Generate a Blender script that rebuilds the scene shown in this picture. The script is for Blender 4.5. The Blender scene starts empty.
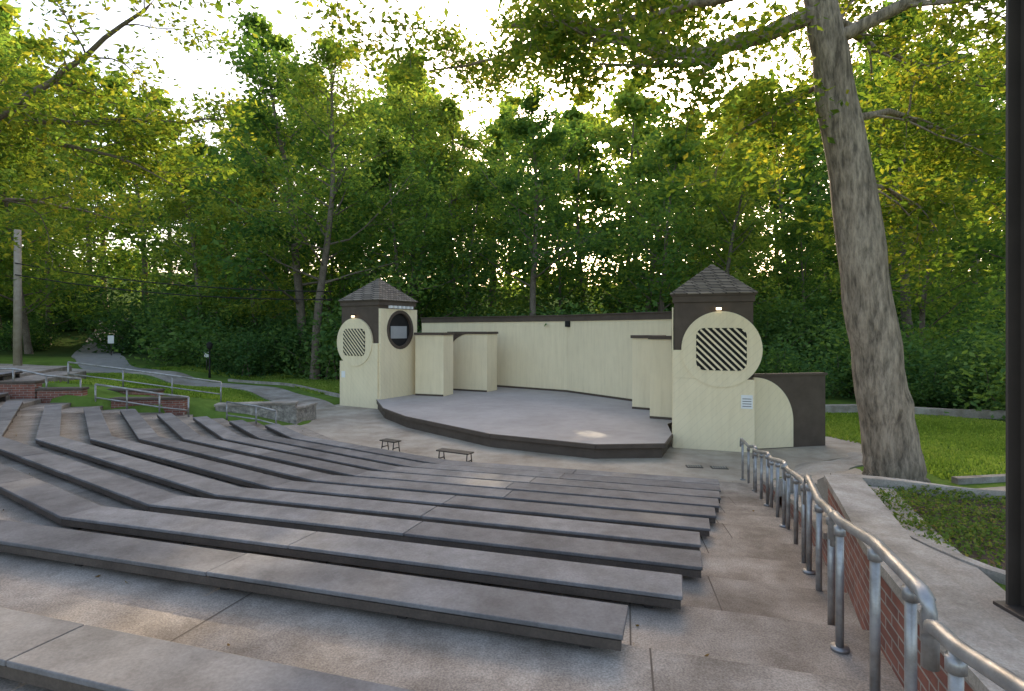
import bpy, math, numpy as np, bmesh
from mathutils import Vector
R=np.random.default_rng(7)
sc=bpy.context.scene
sc.view_settings.view_transform='Standard'; sc.view_settings.look='None'; sc.view_settings.exposure=0
# ------------------------------------------------------------------ helpers
def link(o,parent=None):
    sc.collection.objects.link(o)
    if parent: o.parent=parent
    return o
def empty(name):
    e=bpy.data.objects.new(name,None); e.empty_display_size=.2; return link(e)
def mesh_obj(name,verts,faces,mats=None,parent=None,smooth=False,midx=None,tint=None):
    me=bpy.data.meshes.new(name); me.from_pydata([tuple(v) for v in verts],[],[tuple(f) for f in faces])
    if mats is not None:
        for m in (mats if isinstance(mats,(list,tuple)) else [mats]): me.materials.append(m)
    if midx is not None: me.polygons.foreach_set('material_index',np.array(midx,dtype=np.int32))
    if smooth: me.polygons.foreach_set('use_smooth',[True]*len(me.polygons))
    if tint is not None:
        a=me.attributes.new('tint','FLOAT','FACE'); a.data.foreach_set('value',np.array(tint,dtype=np.float32))
    me.update()
    return link(bpy.data.objects.new(name,me),parent)
def prism(name,poly,z0,z1,mats,parent=None,topmat=0,sidemat=None):
    n=len(poly); zt=z1 if hasattr(z1,'__len__') else [z1]*n
    area=sum(poly[i][0]*poly[(i+1)%n][1]-poly[(i+1)%n][0]*poly[i][1] for i in range(n))
    if area<0: poly=poly[::-1]; zt=zt[::-1]
    v=[(p[0],p[1],z0) for p in poly]+[(p[0],p[1],z) for p,z in zip(poly,zt)]
    f=[tuple(range(n))[::-1],tuple(range(n,2*n))]+[(i,(i+1)%n,n+(i+1)%n,n+i) for i in range(n)]
    mi=None
    if sidemat is not None: mi=[sidemat,topmat]+[sidemat]*n
    return mesh_obj(name,v,f,mats,parent,midx=mi)
def bevel(o,w=.01,s=2):
    m=o.modifiers.new('bev','BEVEL'); m.width=w; m.segments=s; m.limit_method='ANGLE'; return o
def obox(name,p,u,l,d,z0,z1,mat,parent=None,bv=0):
    u=np.array(u,float); u/=np.linalg.norm(u); v=np.array([-u[1],u[0]])
    p=np.array(p,float); q=[p,p+u*l,p+u*l+v*d,p+v*d]
    o=prism(name,[tuple(a) for a in q],z0,z1,mat,parent)
    if bv: bevel(o,bv)
    return o
def plate(name,p,u,nrm,poly,o0,o1,mat,parent=None,bv=0):
    u=np.array(u,float);u/=np.linalg.norm(u); nrm=np.array(nrm,float);nrm/=np.linalg.norm(nrm); n=len(poly)
    v=[]
    for off in (o0,o1):
        for a,z in poly:
            q=np.array(p)+u*a+nrm*off; v.append((q[0],q[1],z))
    f=[tuple(range(n)),tuple(range(n,2*n))[::-1]]+[(i,n+i,n+(i+1)%n,(i+1)%n) for i in range(n)]
    o=mesh_obj(name,v,f,mat,parent)
    bm=bmesh.new(); bm.from_mesh(o.data); bmesh.ops.recalc_face_normals(bm,faces=bm.faces); bm.to_mesh(o.data); bm.free()
    if bv: bevel(o,bv,1)
    return o
def tube_geo(pts,rad,n=8,V=None,F=None):
    V=[] if V is None else V; F=[] if F is None else F
    pts=[np.array(p,float) for p in pts]; b=len(V); m=len(pts)
    ref=np.array([.31,.17,.93])
    for i,p in enumerate(pts):
        t=pts[min(i+1,m-1)]-pts[max(i-1,0)]; t/=np.linalg.norm(t)+1e-9
        rf=ref if abs(np.dot(t,ref))<.9 else np.array([1,.1,0])
        a=np.cross(t,rf); a/=np.linalg.norm(a); c=np.cross(t,a)
        r=rad[i] if hasattr(rad,'__len__') else rad
        for k in range(n):
            th=2*math.pi*k/n; V.append(tuple(p+r*(math.cos(th)*a+math.sin(th)*c)))
    for i in range(m-1):
        for k in range(n):
            F.append((b+i*n+k,b+i*n+(k+1)%n,b+(i+1)*n+(k+1)%n,b+(i+1)*n+k))
    F.append(tuple(b+k for k in range(n))[::-1]); F.append(tuple(b+(m-1)*n+k for k in range(n)))
    return V,F
def tube(name,pts,rad,mat,parent=None,n=10):
    V,F=tube_geo(pts,rad,n); return mesh_obj(name,V,F,mat,parent,smooth=True)
# ------------------------------------------------------------------ materials
def nt(name):
    m=bpy.data.materials.new(name); m.use_nodes=True; t=m.node_tree
    return m,t,t.nodes,t.links,t.nodes['Principled BSDF']
def ramp(N,stops):
    r=N.new('ShaderNodeValToRGB'); e=r.color_ramp.elements
    while len(e)<len(stops): e.new(.5)
    for el,(p,c) in zip(e,stops): el.position=p; el.color=(*c,1)
    return r
def noise(N,L,co,scale,detail=6,rough=.6):
    n=N.new('ShaderNodeTexNoise'); n.inputs['Scale'].default_value=scale; n.inputs['Detail'].default_value=detail
    n.inputs['Roughness'].default_value=rough; L.new(co,n.inputs['Vector']); return n
def mix(N,L,f,a,b,mode='MIX'):
    x=N.new('ShaderNodeMix'); x.data_type='RGBA'; x.blend_type=mode
    for s,val in ((0,f),(6,a),(7,b)):
        if hasattr(val,'links'): L.new(val,x.inputs[s])
        else: x.inputs[s].default_value=val if s==0 else (*val,1)
    return x.outputs[2]
def bump(N,L,h,st,dist,B,prev=None):
    b=N.new('ShaderNodeBump'); b.inputs['Strength'].default_value=st; b.inputs['Distance'].default_value=dist
    L.new(h,b.inputs['Height'])
    if prev: L.new(prev,b.inputs['Normal'])
    if B: L.new(b.outputs[0],B.inputs['Normal'])
    return b.outputs[0]
def basic(name,c1,c2,scale=3,rough=.8,bs=.3,bscale=60,bd=.01,speck=None,stain=None,metal=0,tint=False,spec=.3,stretch=None,stain2=None):
    m,t,N,L,B=nt(name); co=N.new('ShaderNodeTexCoord').outputs['Object']
    if stretch:
        mp=N.new('ShaderNodeMapping'); mp.inputs['Scale'].default_value=stretch; L.new(co,mp.inputs['Vector']); co=mp.outputs[0]
    n=noise(N,L,co,scale); r=ramp(N,[(.3,c1),(.7,c2)]); L.new(n.outputs[0],r.inputs[0]); col=r.outputs[0]
    for st in (stain,stain2):
        if st:
            n3=noise(N,L,co,st[1],8,.65); r3=ramp(N,[(.42,(1,1,1)),(.68,st[0])]); L.new(n3.outputs[0],r3.inputs[0])
            col=mix(N,L,1.0,col,r3.outputs[0],'MULTIPLY')
    n2=noise(N,L,co,bscale,4,.7)
    if speck:
        r2=ramp(N,[(.35,(1-speck,)*3),(.65,(1+speck*.6,)*3)]); L.new(n2.outputs[0],r2.inputs[0]); col=mix(N,L,1.0,col,r2.outputs[0],'MULTIPLY')
    if tint:
        a=N.new('ShaderNodeAttribute'); a.attribute_name='tint'
        r4=ramp(N,[(0,(.74,.73,.73)),(1,(1.15,1.14,1.13))]); L.new(a.outputs['Fac'],r4.inputs[0]); col=mix(N,L,1.0,col,r4.outputs[0],'MULTIPLY')
    L.new(col,B.inputs['Base Color']); B.inputs['Roughness'].default_value=rough; B.inputs['Metallic'].default_value=metal
    B.inputs['Specular IOR Level'].default_value=spec
    bump(N,L,n2.outputs[0],bs,bd,B); return m
CREAM=(.86,.735,.50)
def siding(name,vec,pitch=.14,c=CREAM,groove=.6):
    m,t,N,L,B=nt(name); co=N.new('ShaderNodeTexCoord').outputs['Object']
    d=N.new('ShaderNodeVectorMath'); d.operation='DOT_PRODUCT'; L.new(co,d.inputs[0]); d.inputs[1].default_value=[v/pitch for v in vec]
    fr=N.new('ShaderNodeMath'); fr.operation='FRACT'; L.new(d.outputs['Value'],fr.inputs[0])
    e_=.008/pitch
    r=ramp(N,[(0,(groove,)*3),(e_,(1,1,1)),(1-e_,(1,1,1)),(1,(groove,)*3)]); L.new(fr.outputs[0],r.inputs[0])
    n=noise(N,L,co,1.2); r2=ramp(N,[(.3,tuple(x*.92 for x in c)),(.7,c)]); L.new(n.outputs[0],r2.inputs[0])
    col=mix(N,L,1.0,r2.outputs[0],r.outputs[0],'MULTIPLY')
    mp=N.new('ShaderNodeMapping'); mp.inputs['Scale'].default_value=(5,5,.5); L.new(co,mp.inputs['Vector'])
    n3=noise(N,L,mp.outputs[0],1.5,6,.7); r3=ramp(N,[(.45,(1,1,1)),(.75,(.90,.885,.86))]); L.new(n3.outputs[0],r3.inputs[0]); col=mix(N,L,1.0,col,r3.outputs[0],'MULTIPLY')
    L.new(col,B.inputs['Base Color']); B.inputs['Roughness'].default_value=.65; B.inputs['Specular IOR Level'].default_value=.15
    bump(N,L,r.outputs[0],.3,.004,B); return m
def brickmat(name,u,c1=(.30,.11,.075),c2=(.20,.075,.055),mort=(.33,.29,.25)):
    m,t,N,L,B=nt(name); co=N.new('ShaderNodeTexCoord').outputs['Object']
    d=N.new('ShaderNodeVectorMath'); d.operation='DOT_PRODUCT'; L.new(co,d.inputs[0]); d.inputs[1].default_value=(u[0],u[1],0)
    s=N.new('ShaderNodeSeparateXYZ'); L.new(co,s.inputs[0]); cb=N.new('ShaderNodeCombineXYZ'); L.new(d.outputs['Value'],cb.inputs[0]); L.new(s.outputs[2],cb.inputs[1])
    b=N.new('ShaderNodeTexBrick'); L.new(cb.outputs[0],b.inputs['Vector']); b.inputs['Scale'].default_value=1
    b.inputs['Brick Width'].default_value=.2; b.inputs['Row Height'].default_value=.067; b.inputs['Mortar Size'].default_value=.006
    b.inputs['Color1'].default_value=(*c1,1); b.inputs['Color2'].default_value=(*c2,1); b.inputs['Mortar'].default_value=(*mort,1)
    n=noise(N,L,co,5); r=ramp(N,[(.3,(.65,.65,.65)),(.7,(1.1,1.1,1.1))]); L.new(n.outputs[0],r.inputs[0])
    L.new(mix(N,L,1.0,b.outputs['Color'],r.outputs[0],'MULTIPLY'),B.inputs['Base Color']); B.inputs['Roughness'].default_value=.9
    inv=N.new('ShaderNodeMath'); inv.operation='SUBTRACT'; inv.inputs[0].default_value=1; L.new(b.outputs['Fac'],inv.inputs[1])
    bump(N,L,inv.outputs[0],.5,.008,B); return m
def leafmat(name,stops,trans=.45,tcol=(1.75,1.75,.8)):
    m,t,N,L,B=nt(name); a=N.new('ShaderNodeAttribute'); a.attribute_name='tint'
    r=ramp(N,stops); L.new(a.outputs['Fac'],r.inputs[0])
    df=N.new('ShaderNodeBsdfDiffuse'); L.new(r.outputs[0],df.inputs[0]); N.remove(B)
    tr=N.new('ShaderNodeBsdfTranslucent'); L.new(mix(N,L,1.0,r.outputs[0],tcol,'MULTIPLY'),tr.inputs[0])
    ms=N.new('ShaderNodeMixShader'); ms.inputs[0].default_value=trans; L.new(df.outputs[0],ms.inputs[1]); L.new(tr.outputs[0],ms.inputs[2])
    L.new(ms.outputs[0],N['Material Output'].inputs['Surface']); return m
M_conc=basic('tier_concrete',(.33,.285,.24),(.47,.41,.35),1.3,.9,.5,90,.005,speck=.38,stain=((.50,.47,.44),.9),stain2=((.68,.66,.64),3.5))
M_plaza=basic('plaza_concrete',(.43,.365,.295),(.53,.46,.375),.8,.9,.3,70,.004,speck=.2,stain=((.68,.64,.60),.6),stain2=((.8,.78,.76),2.5))
M_walk=basic('walk_concrete',(.38,.34,.295),(.48,.435,.38),1.0,.9,.4,80,.005,speck=.25,stain=((.6,.57,.52),.8),stain2=((.75,.72,.70),4))
M_cope=basic('coping_concrete',(.38,.34,.295),(.49,.445,.395),2.,.9,.4,80,.005,speck=.25,stain=((.55,.52,.47),1.6),stain2=((.7,.68,.66),5))
M_joint=basic('joint_sealant',(.10,.08,.065),(.14,.115,.09),6,.95,.1)
M_bench=basic('bench_board',(.185,.180,.180),(.26,.252,.25),1.6,.78,.3,55,.003,speck=.16,stain=((.66,.65,.64),2.0),tint=True,spec=.25,stain2=((.82,.80,.79),7))
M_fascia=basic('bench_fascia',(.07,.054,.043),(.115,.09,.071),5,.7,.3,60,.004,speck=.2)
M_iron=basic('dark_steel',(.035,.03,.028),(.06,.05,.045),8,.5,.1,60,.002)
M_bronze=basic('bronze_paint',(.06,.048,.04),(.085,.068,.056),4,.45,.05,60,.002)
M_rail=basic('galvanised_rail',(.30,.295,.295),(.43,.42,.415),14,.40,.15,80,.002,metal=.5,spec=.5,stain=((.6,.55,.5),5))
M_brown=basic('dark_brown_board',(.075,.054,.040),(.105,.078,.059),3,.65,.2,40,.004)
M_deck=basic('stage_deck',(.38,.34,.32),(.44,.40,.38),.7,.68,.1,60,.003,speck=.06,stain=((.82,.81,.80),.5),stain2=((.9,.89,.88),3))
M_bark=basic('oak_bark',(.23,.175,.125),(.37,.295,.22),3,.95,1.0,13,.06,speck=.6,stretch=(1,1,.22))
M_barkd=basic('forest_bark',(.13,.10,.078),(.24,.195,.15),3,.95,.7,20,.03,speck=.4)
M_wood=basic('pole_wood',(.30,.24,.18),(.42,.35,.28),4,.9,.4,30,.01)
M_white=basic('sign_white',(.75,.75,.74),(.8,.8,.78),3,.5,.02)
M_grey=basic('screen_grey',(.30,.30,.30),(.36,.36,.36),3,.5,.02)
M_black=basic('void_black',(.012,.011,.01),(.02,.018,.016),3,.8,.02)
M_stone=basic('rubble_stone',(.20,.18,.16),(.42,.38,.33),6,.95,1,9,.05,speck=.4)
M_mulch=basic('planter_soil',(.07,.05,.035),(.13,.09,.06),6,1,.8,40,.02,speck=.4)
M_asph=basic('asphalt_path',(.24,.23,.215),(.31,.295,.275),2,.9,.4,90,.005,speck=.2)
def shinglemat():
    m,t,N,L,B=nt('roof_shingle'); co=N.new('ShaderNodeTexCoord').outputs['Object']; s=N.new('ShaderNodeSeparateXYZ'); L.new(co,s.inputs[0])
    ad=N.new('ShaderNodeVectorMath'); ad.operation='DOT_PRODUCT'; L.new(co,ad.inputs[0]); ad.inputs[1].default_value=(.8,.75,0)
    cb=N.new('ShaderNodeCombineXYZ'); L.new(ad.outputs['Value'],cb.inputs[0]); L.new(s.outputs[2],cb.inputs[1])
    b=N.new('ShaderNodeTexBrick'); L.new(cb.outputs[0],b.inputs['Vector']); b.inputs['Scale'].default_value=1; b.inputs['Brick Width'].default_value=.16; b.inputs['Row Height'].default_value=.085
    b.inputs['Mortar Size'].default_value=.01; b.inputs['Color1'].default_value=(.25,.205,.16,1); b.inputs['Color2'].default_value=(.13,.105,.08,1); b.inputs['Mortar'].default_value=(.03,.025,.02,1)
    L.new(b.outputs['Color'],B.inputs['Base Color']); B.inputs['Roughness'].default_value=.9
    bump(N,L,b.outputs['Color'],.6,.02,B); return m
M_roof=shinglemat()
M_leafF=leafmat('forest_leaf',[(0,(.045,.10,.036)),(.35,(.095,.18,.052)),(.65,(.16,.245,.058)),(1,(.30,.33,.07))],.5)
M_leafO=leafmat('oak_leaf',[(0,(.04,.08,.018)),(.4,(.09,.15,.03)),(.7,(.16,.205,.036)),(1,(.30,.27,.045))],.5)
M_shrub=leafmat('shrub_leaf',[(0,(.04,.09,.036)),(.5,(.09,.175,.06)),(1,(.17,.26,.075))],.4)
M_ivy=leafmat('ivy_leaf',[(0,(.05,.085,.02)),(.5,(.12,.18,.04)),(.85,(.20,.22,.055)),(1,(.26,.17,.07))],.3)
M_grassb=leafmat('grass_blade',[(0,(.12,.19,.035)),(.5,(.21,.30,.06)),(1,(.33,.38,.10))],.45)
M_litter=leafmat('fallen_leaf',[(0,(.10,.055,.025)),(.5,(.20,.12,.05)),(1,(.28,.21,.07))],.1)
# ------------------------------------------------------------------ layout
C=np.array([5.0,24.5]); BEND=[25.25,42.75,60.25]; SEGN=[16.5,34.0,51.5,69.0]
def seg_of(phi):
    for i,b in enumerate(BEND):
        if phi<=b+1e-6: return i
    return 3
def pol(A,phi,seg=None):
    s=SEGN[seg_of(phi) if seg is None else seg]; r=A/math.cos(math.radians(phi-s)); a=math.radians(phi)
    return C-r*np.array([math.sin(a),math.cos(a)])
def phiR(A): return np.interp(A,[13,18,19.5,21,22,23,28],[1.3,5.3,6.5,7.6,8.05,8.35,8.5])
PL={-2:84,-1:80,0:70,1:64,2:60.3,3:59.2,4:58.7,5:59,6:57.3,7:55.8,8:54,9:52}
def rowA(k): return 22.8 if k==-1 else 21.6-.78*k
def rowZ(k): return 1.35-.11*k
CT=[(0,0,1.25),(-5,0,1.25),(-10,0,1.3),(-20,5,1.4),(-14,12,1.25),(-14.5,16.8,1.3),(-13,17.2,1.15),(-11.5,17.3,.95),(-10,17.5,.75),(-8.5,17.8,.5),(-7.6,18.2,.2),(-6.5,19.5,-.1),(-9,23,.05),(-14,27.5,.2),(-12,21.5,.45),(-16,21,.9),(-20,29.5,.75),(-26,35,1.3),(-40,45,1.8),(-20,18,1.3),
 (-5,17,-.2),(-5.5,18.8,-.2),(-4,15,-.2),(-6.2,16,-.15),(-4.5,20.5,-.2),(4.5,11.2,-.25),(5.4,12.4,-.2),(4.2,9.8,-.2),(6.6,13.4,-.12),
 (0,18,-.1),(-2,14.5,-.2),(0,12.5,-.2),(2,12,-.2),(0,25,-.1),(5,20,-.1),(3,14,-.1),(4.8,12.3,-.2),(-3,20,-.1),(7.6,14.2,-.05),(8,16,.0),(9,20,.1),(14,20,.2),(14,14,.35),(9.5,12,.35),(6.6,11.6,.12),(5.9,8.9,.66),(8,9,.72),(12,9.5,.75),
 (3.0,5.0,1.52),(2.4,3,1.55),(4,4,1.52),(6,4,1.46),(10,4,1.4),(4.5,6.2,1.15),(8,6.5,1.0),(4.6,7.4,.9),(4.9,9.8,.4),(3,2,1.55),(3,0,1.55),(8,0,1.55),(20,10,.7),(20,25,.5),(0,35,.4),(15,35,.8),(-10,38,.7),(-4,30,.1),(-8,31,.15),(6,28,.1),(40,20,1),(0,-20,1.3)]
CT=np.array(CT,float)
def Hs(x,y):
    x=np.atleast_1d(np.asarray(x,float)); y=np.atleast_1d(np.asarray(y,float))
    d2=(x[:,None]-CT[None,:,0])**2+(y[:,None]-CT[None,:,1])**2
    w=1/(d2+.15)**2; z=(w*CT[None,:,2]).sum(1)/w.sum(1)
    z=z+np.clip((y-42)*.11,0,22)+np.clip((np.abs(x)-28)*.05,0,6)
    return z
def H(x,y): return float(Hs(x,y)[0])
def in_seating(x,y):
    dx=C[0]-x; dy=C[1]-y; phi=np.degrees(np.arctan2(dx,dy))
    nn=[np.cos(np.radians(phi-s)) for s in SEGN]; r=np.hypot(dx,dy)
    c=np.where(phi<=BEND[0],nn[0],np.where(phi<=BEND[1],nn[1],np.where(phi<=BEND[2],nn[2],nn[3])))
    A=r*c
    pl=np.interp(A,[14,15,16.5,18,20,21.5,23,25],[55,57.5,61,62.5,64,74,84,86])
    return (phi>phiR(A)-.55-7/np.maximum(A,5)*.35)&(phi<pl)&(A>13.6)&(A<28)
def axis(a,b,st,far):
    c=list(np.arange(a,b+1e-6,st)); s=st; v=a
    while v>-far: s*=1.25; v-=s; c.insert(0,v)
    s=st; v=b
    while v<far: s*=1.25; v+=s; c.append(v)
    return np.array(c)
xs=axis(-20,18,.35,350); ys=axis(-4,30,.35,400)
XX,YY=np.meshgrid(xs,ys); zz=Hs(XX.ravel(),YY.ravel()).reshape(XX.shape)
zz=zz+ (np.sin(XX*1.3)*np.cos(YY*1.7)*.012)
zz=np.where(in_seating(XX,YY),zz-1.0,zz)
V=np.stack([XX.ravel(),YY.ravel(),zz.ravel()],1); nx=len(xs); ny=len(ys)
F=[(j*nx+i,j*nx+i+1,(j+1)*nx+i+1,(j+1)*nx+i) for j in range(ny-1) for i in range(nx-1)]
def groundmat():
    m,t,N,L,B=nt('ground_grass'); co=N.new('ShaderNodeTexCoord').outputs['Object']
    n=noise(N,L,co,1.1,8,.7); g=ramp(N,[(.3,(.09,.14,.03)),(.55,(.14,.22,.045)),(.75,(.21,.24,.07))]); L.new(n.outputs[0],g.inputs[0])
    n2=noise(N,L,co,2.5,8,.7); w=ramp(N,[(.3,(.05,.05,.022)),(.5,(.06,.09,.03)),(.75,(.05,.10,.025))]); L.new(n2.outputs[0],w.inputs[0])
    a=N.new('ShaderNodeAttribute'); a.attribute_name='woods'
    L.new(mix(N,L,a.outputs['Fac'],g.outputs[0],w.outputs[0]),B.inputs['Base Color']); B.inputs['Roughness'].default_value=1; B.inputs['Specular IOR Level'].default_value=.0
    n3=noise(N,L,co,40,5,.7); bump(N,L,n3.outputs[0],.8,.03,B); return m
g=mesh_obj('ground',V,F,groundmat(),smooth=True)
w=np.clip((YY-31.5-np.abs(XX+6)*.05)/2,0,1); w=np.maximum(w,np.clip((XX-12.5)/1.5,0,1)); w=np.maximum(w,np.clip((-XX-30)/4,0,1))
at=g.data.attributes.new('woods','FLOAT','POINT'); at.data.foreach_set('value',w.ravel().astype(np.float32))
# ------------------------------------------------------------------ seating tiers
seat=empty('amphitheater_terraces')
def ring(name,A0,A1,pr0,pr1,pl,zt,mat,parent,z0=-.9):
    ph=[b for b in BEND if b<pl-.5]
    out=[pol(A0,pr0,0)]; inn=[pol(A1,pr1,0)]
    for i,b in enumerate(ph): out.append(pol(A0,b,i)); inn.append(pol(A1,b,i))
    s=len(ph); out.append(pol(A0,pl,s)); inn.append(pol(A1,pl,s))
    n=len(out); v=[(*p,zt) for p in out]+[(*p,zt) for p in inn]+[(*p,z0) for p in out]+[(*p,z0) for p in inn]; f=[]
    for i in range(n-1):
        f.append((i,i+1,n+i+1,n+i)); f.append((n+i,n+i+1,3*n+i+1,3*n+i)); f.append((i+1,i,2*n+i,2*n+i+1))
    f.append((0,n,3*n,2*n)); f.append((n-1,2*n-1,4*n-1,3*n-1)[::-1])
    return bevel(mesh_obj(name,v,f,mat,parent),.012,2)
edges=[27.5]+[rowA(k)+.17 for k in range(-1,10)]+[13.75]
zs=[1.33]+[rowZ(k)-.24 for k in range(-1,10)]
zs[1]=1.22
JV=[];JF=[]
for i in range(len(zs)):
    A0,A1=edges[i],edges[i+1]; k=i-2
    pl={-2:92,-1:88,0:76,1:67,2:64.4}.get(k,PL[min(max(k,-2),9)]+4.2)
    ring('tier_%d'%i,A0,A1,phiR(A0)-.3,phiR(A1)-.3,pl,zs[i],M_conc,seat)
    f=phiR(A1)+R.uniform(2.5,4)
    while f<pl-1:
        s=seg_of(f); a=pol(A0-.0,f,s); b=pol(A1+.012,f,s); u=(b-a)/np.linalg.norm(b-a); v=np.array([-u[1],u[0]])*.005
        n=len(JV); JV+=[(*(a-v),zs[i]+.0025),(*(b-v),zs[i]+.0025),(*(b+v),zs[i]+.0025),(*(a+v),zs[i]+.0025)]; JF.append((n,n+1,n+2,n+3))
        f+=R.uniform(5,8)
mesh_obj('tier_joints',JV,JF,M_joint,seat)
def bench_row(k):
    e=empty('amphitheater_bench'); A=rowA(k); z=rowZ(k); W=.34
    pe=11.5-.667*k-(.35 if k in(1,2) else 0); pl=PL[k]
    ph=[pe]+[b for b in BEND if b<pl-1]+[pl]
    V=[];F=[];T=[];V2=[];F2=[];V3=[];F3=[]
    def quadbox(V,F,a,b,c,d,z0,z1):
        n=len(V)
        for q in (a,b,c,d): V.append((q[0],q[1],z0))
        for q in (a,b,c,d): V.append((q[0],q[1],z1))
        for f in ((3,2,1,0),(4,5,6,7),(0,1,5,4),(1,2,6,5),(2,3,7,6),(3,0,4,7)): F.append(tuple(n+i for i in f))
    for s in range(len(ph)-1):
        f0,f1=pol(A,ph[s],s),pol(A,ph[s+1],s); n0,n1=pol(A+W,ph[s],s),pol(A+W,ph[s+1],s)
        if s==0:
            nn=np.array([-math.sin(math.radians(SEGN[0])),-math.cos(math.radians(SEGN[0]))]); n0=f0+nn*W
        Ls=np.linalg.norm(f1-f0); npl=max(1,round(Ls/2.4))
        cut=[0]+[ (j+R.uniform(-.12,.12))/npl for j in range(1,npl)]+[1]
        for j in range(npl):
            a,b=cut[j],cut[j+1]; g=.004/Ls
            aa=a+(g if j else .001/Ls); bb=b-(g if j<npl-1 else .001/Ls)
            dz=R.uniform(-.003,.003)
            quadbox(V,F,n0+(n1-n0)*aa,n0+(n1-n0)*bb,f0+(f1-f0)*bb,f0+(f1-f0)*aa,z-.028+dz,z+dz); T+= [R.uniform(0,1)]*6
        fi=lambda t,o:(n0+(n1-n0)*t)*(1-o/W)+(f0+(f1-f0)*t)*(o/W)
        t0=.012/Ls; t1=1-.0/Ls
        quadbox(V2,F2,fi(t0,.006),fi(t1,.006),fi(t1,.05),fi(t0,.05),z-.085,z-.032)
        quadbox(V2,F2,fi(t0,W-.05),fi(t1,W-.05),fi(t1,W-.006),fi(t0,W-.006),z-.085,z-.032)
        ns=max(2,round(Ls/1.3))
        for j in range(ns+1):
            t=min(max(j/ns,.04),.985)
            dt=.03/Ls
            quadbox(V3,F3,fi(t-dt,.06),fi(t+dt,.06),fi(t+dt,W-.06),fi(t-dt,W-.06),z-.26,z-.0325)
    o=mesh_obj('seat_boards',V,F,M_bench,e,tint=T); bevel(o,.006,2)
    mesh_obj('fascia_boards',V2,F2,M_fascia,e); mesh_obj('supports',V3,F3,M_iron,e)
for k in range(-1,10): bench_row(k)
pz=[(-6.6,15.2),(-4.5,12.6),(-2.5,10.8),(0,9.9),(3.2,9.3),(5.2,9.4),(5.3,11.0),(6.9,12.6),(9.0,13.6),(9.2,15.4),(6,16),(0,19),(-4.9,21.5),(-6.2,22.9),(-8.6,22.4),(-7.6,19.5),(-6.9,17.3)]
prism('plaza_pavement',pz,-.5,.0,M_plaza)
# ------------------------------------------------------------------ draped ribbons
def ribbon(name,pts,wid,mat,off=.03,parent=None,step=.4,nw=5,thick=.25):
    P=[np.array(p,float) for p in pts]; L_=[]
    for a,b in zip(P[:-1],P[1:]):
        n=max(1,int(np.linalg.norm(b-a)/step)); L_+=[a+(b-a)*i/n for i in range(n)]
    L_.append(P[-1]); L_=np.array(L_)
    for _ in range(4): L_[1:-1]=(L_[:-2]+L_[2:]+2*L_[1:-1])/4
    V=[];F=[];m=len(L_)
    for i in range(m):
        t=L_[min(i+1,m-1)]-L_[max(i-1,0)]; t/=np.linalg.norm(t); n=np.array([-t[1],t[0]])
        w_=wid if not hasattr(wid,'__len__') else wid[0]+(wid[1]-wid[0])*i/(m-1)
        cs=[L_[i]+n*w_*(j/(nw-1)-.5) for j in range(nw)]
        hs=Hs([c[0] for c in cs],[c[1] for c in cs])+off
        V.append((*cs[0],hs[0]-thick))
        for c,h in zip(cs,hs): V.append((*c,h))
        V.append((*cs[-1],hs[-1]-thick))
    r=nw+2
    for i in range(m-1):
        for j in range(r-1): F.append((i*r+j+1,i*r+j,(i+1)*r+j,(i+1)*r+j+1))
    F.append(tuple(range(r))); F.append(tuple((m-1)*r+j for j in range(r))[::-1])
    return mesh_obj(name,V,F,mat,parent)
ribbon('concrete_path',[(-7,20.5),(-9,23.2),(-11.5,25.6),(-14.5,27.6),(-20,29.5)],1.7,M_walk,.04)
ribbon('asphalt_path',[(-19.5,29.2),(-23,31.6),(-26,35),(-29.5,40),(-34,48),(-42,60)],[2.2,3.4],M_asph,.05)
ribbon('concrete_path',[(-19,29.6),(-24,29.5),(-32,28.5),(-44,27)],1.4,M_walk,.045)
ribbon('kerb',[(-6.3,22.9),(-8.4,25.2),(-11.5,27.9),(-15,29.7)],.16,M_cope,.12)
def wl(A,off=0):
    p=pol(A,phiR(A),0); a=math.radians(phiR(A)); return p+off*np.array([math.cos(a),-math.sin(a)])
ribbon('concrete_path',[tuple(wl(A,1.22)) for A in (26.5,25,24,23,22,21.75)],2.05,M_walk,.045,step=.2)
ribbon('concrete_path',[tuple(wl(A,.36)) for A in (22,21,20,19.3)],.32,M_walk,.043,step=.2)
ribbon('concrete_path',[(3.3,5.75),(4.5,5.6),(6,5.3),(9,4.9),(14,4.6)],.8,M_walk,.035)
ribbon('concrete_path',[(3.95,7.3),(5.5,7.25),(9,7.1),(16,6.9)],1.1,M_walk,.035)
ribbon('concrete_path',[(4.5,7.8),(5.15,9.8),(6.3,12.0),(8.5,13.0)],1.4,M_walk,.03)
ribbon('kerb',[(6.6,8.35),(9.5,8.15),(16,8.0)],.14,M_cope,.09)
ribbon('kerb',[(7,19.5),(9,19.9),(12,19),(15,16.5),(17,13)],.3,M_cope,.25)
wu=wl(20)-wl(24); wu=wu/np.linalg.norm(wu)
M_brickR=brickmat('brick_right',wu)
rw=empty('brick_retaining_wall')
As=[26.5,25,24,23,22,21,20,19.25,19.24,18,17,16,15,14.2]
def walltop(A): return 1.585 if A>=19.25 else float(np.interp(A,[14,16,19.24],[.22,.55,1.05]))
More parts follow.
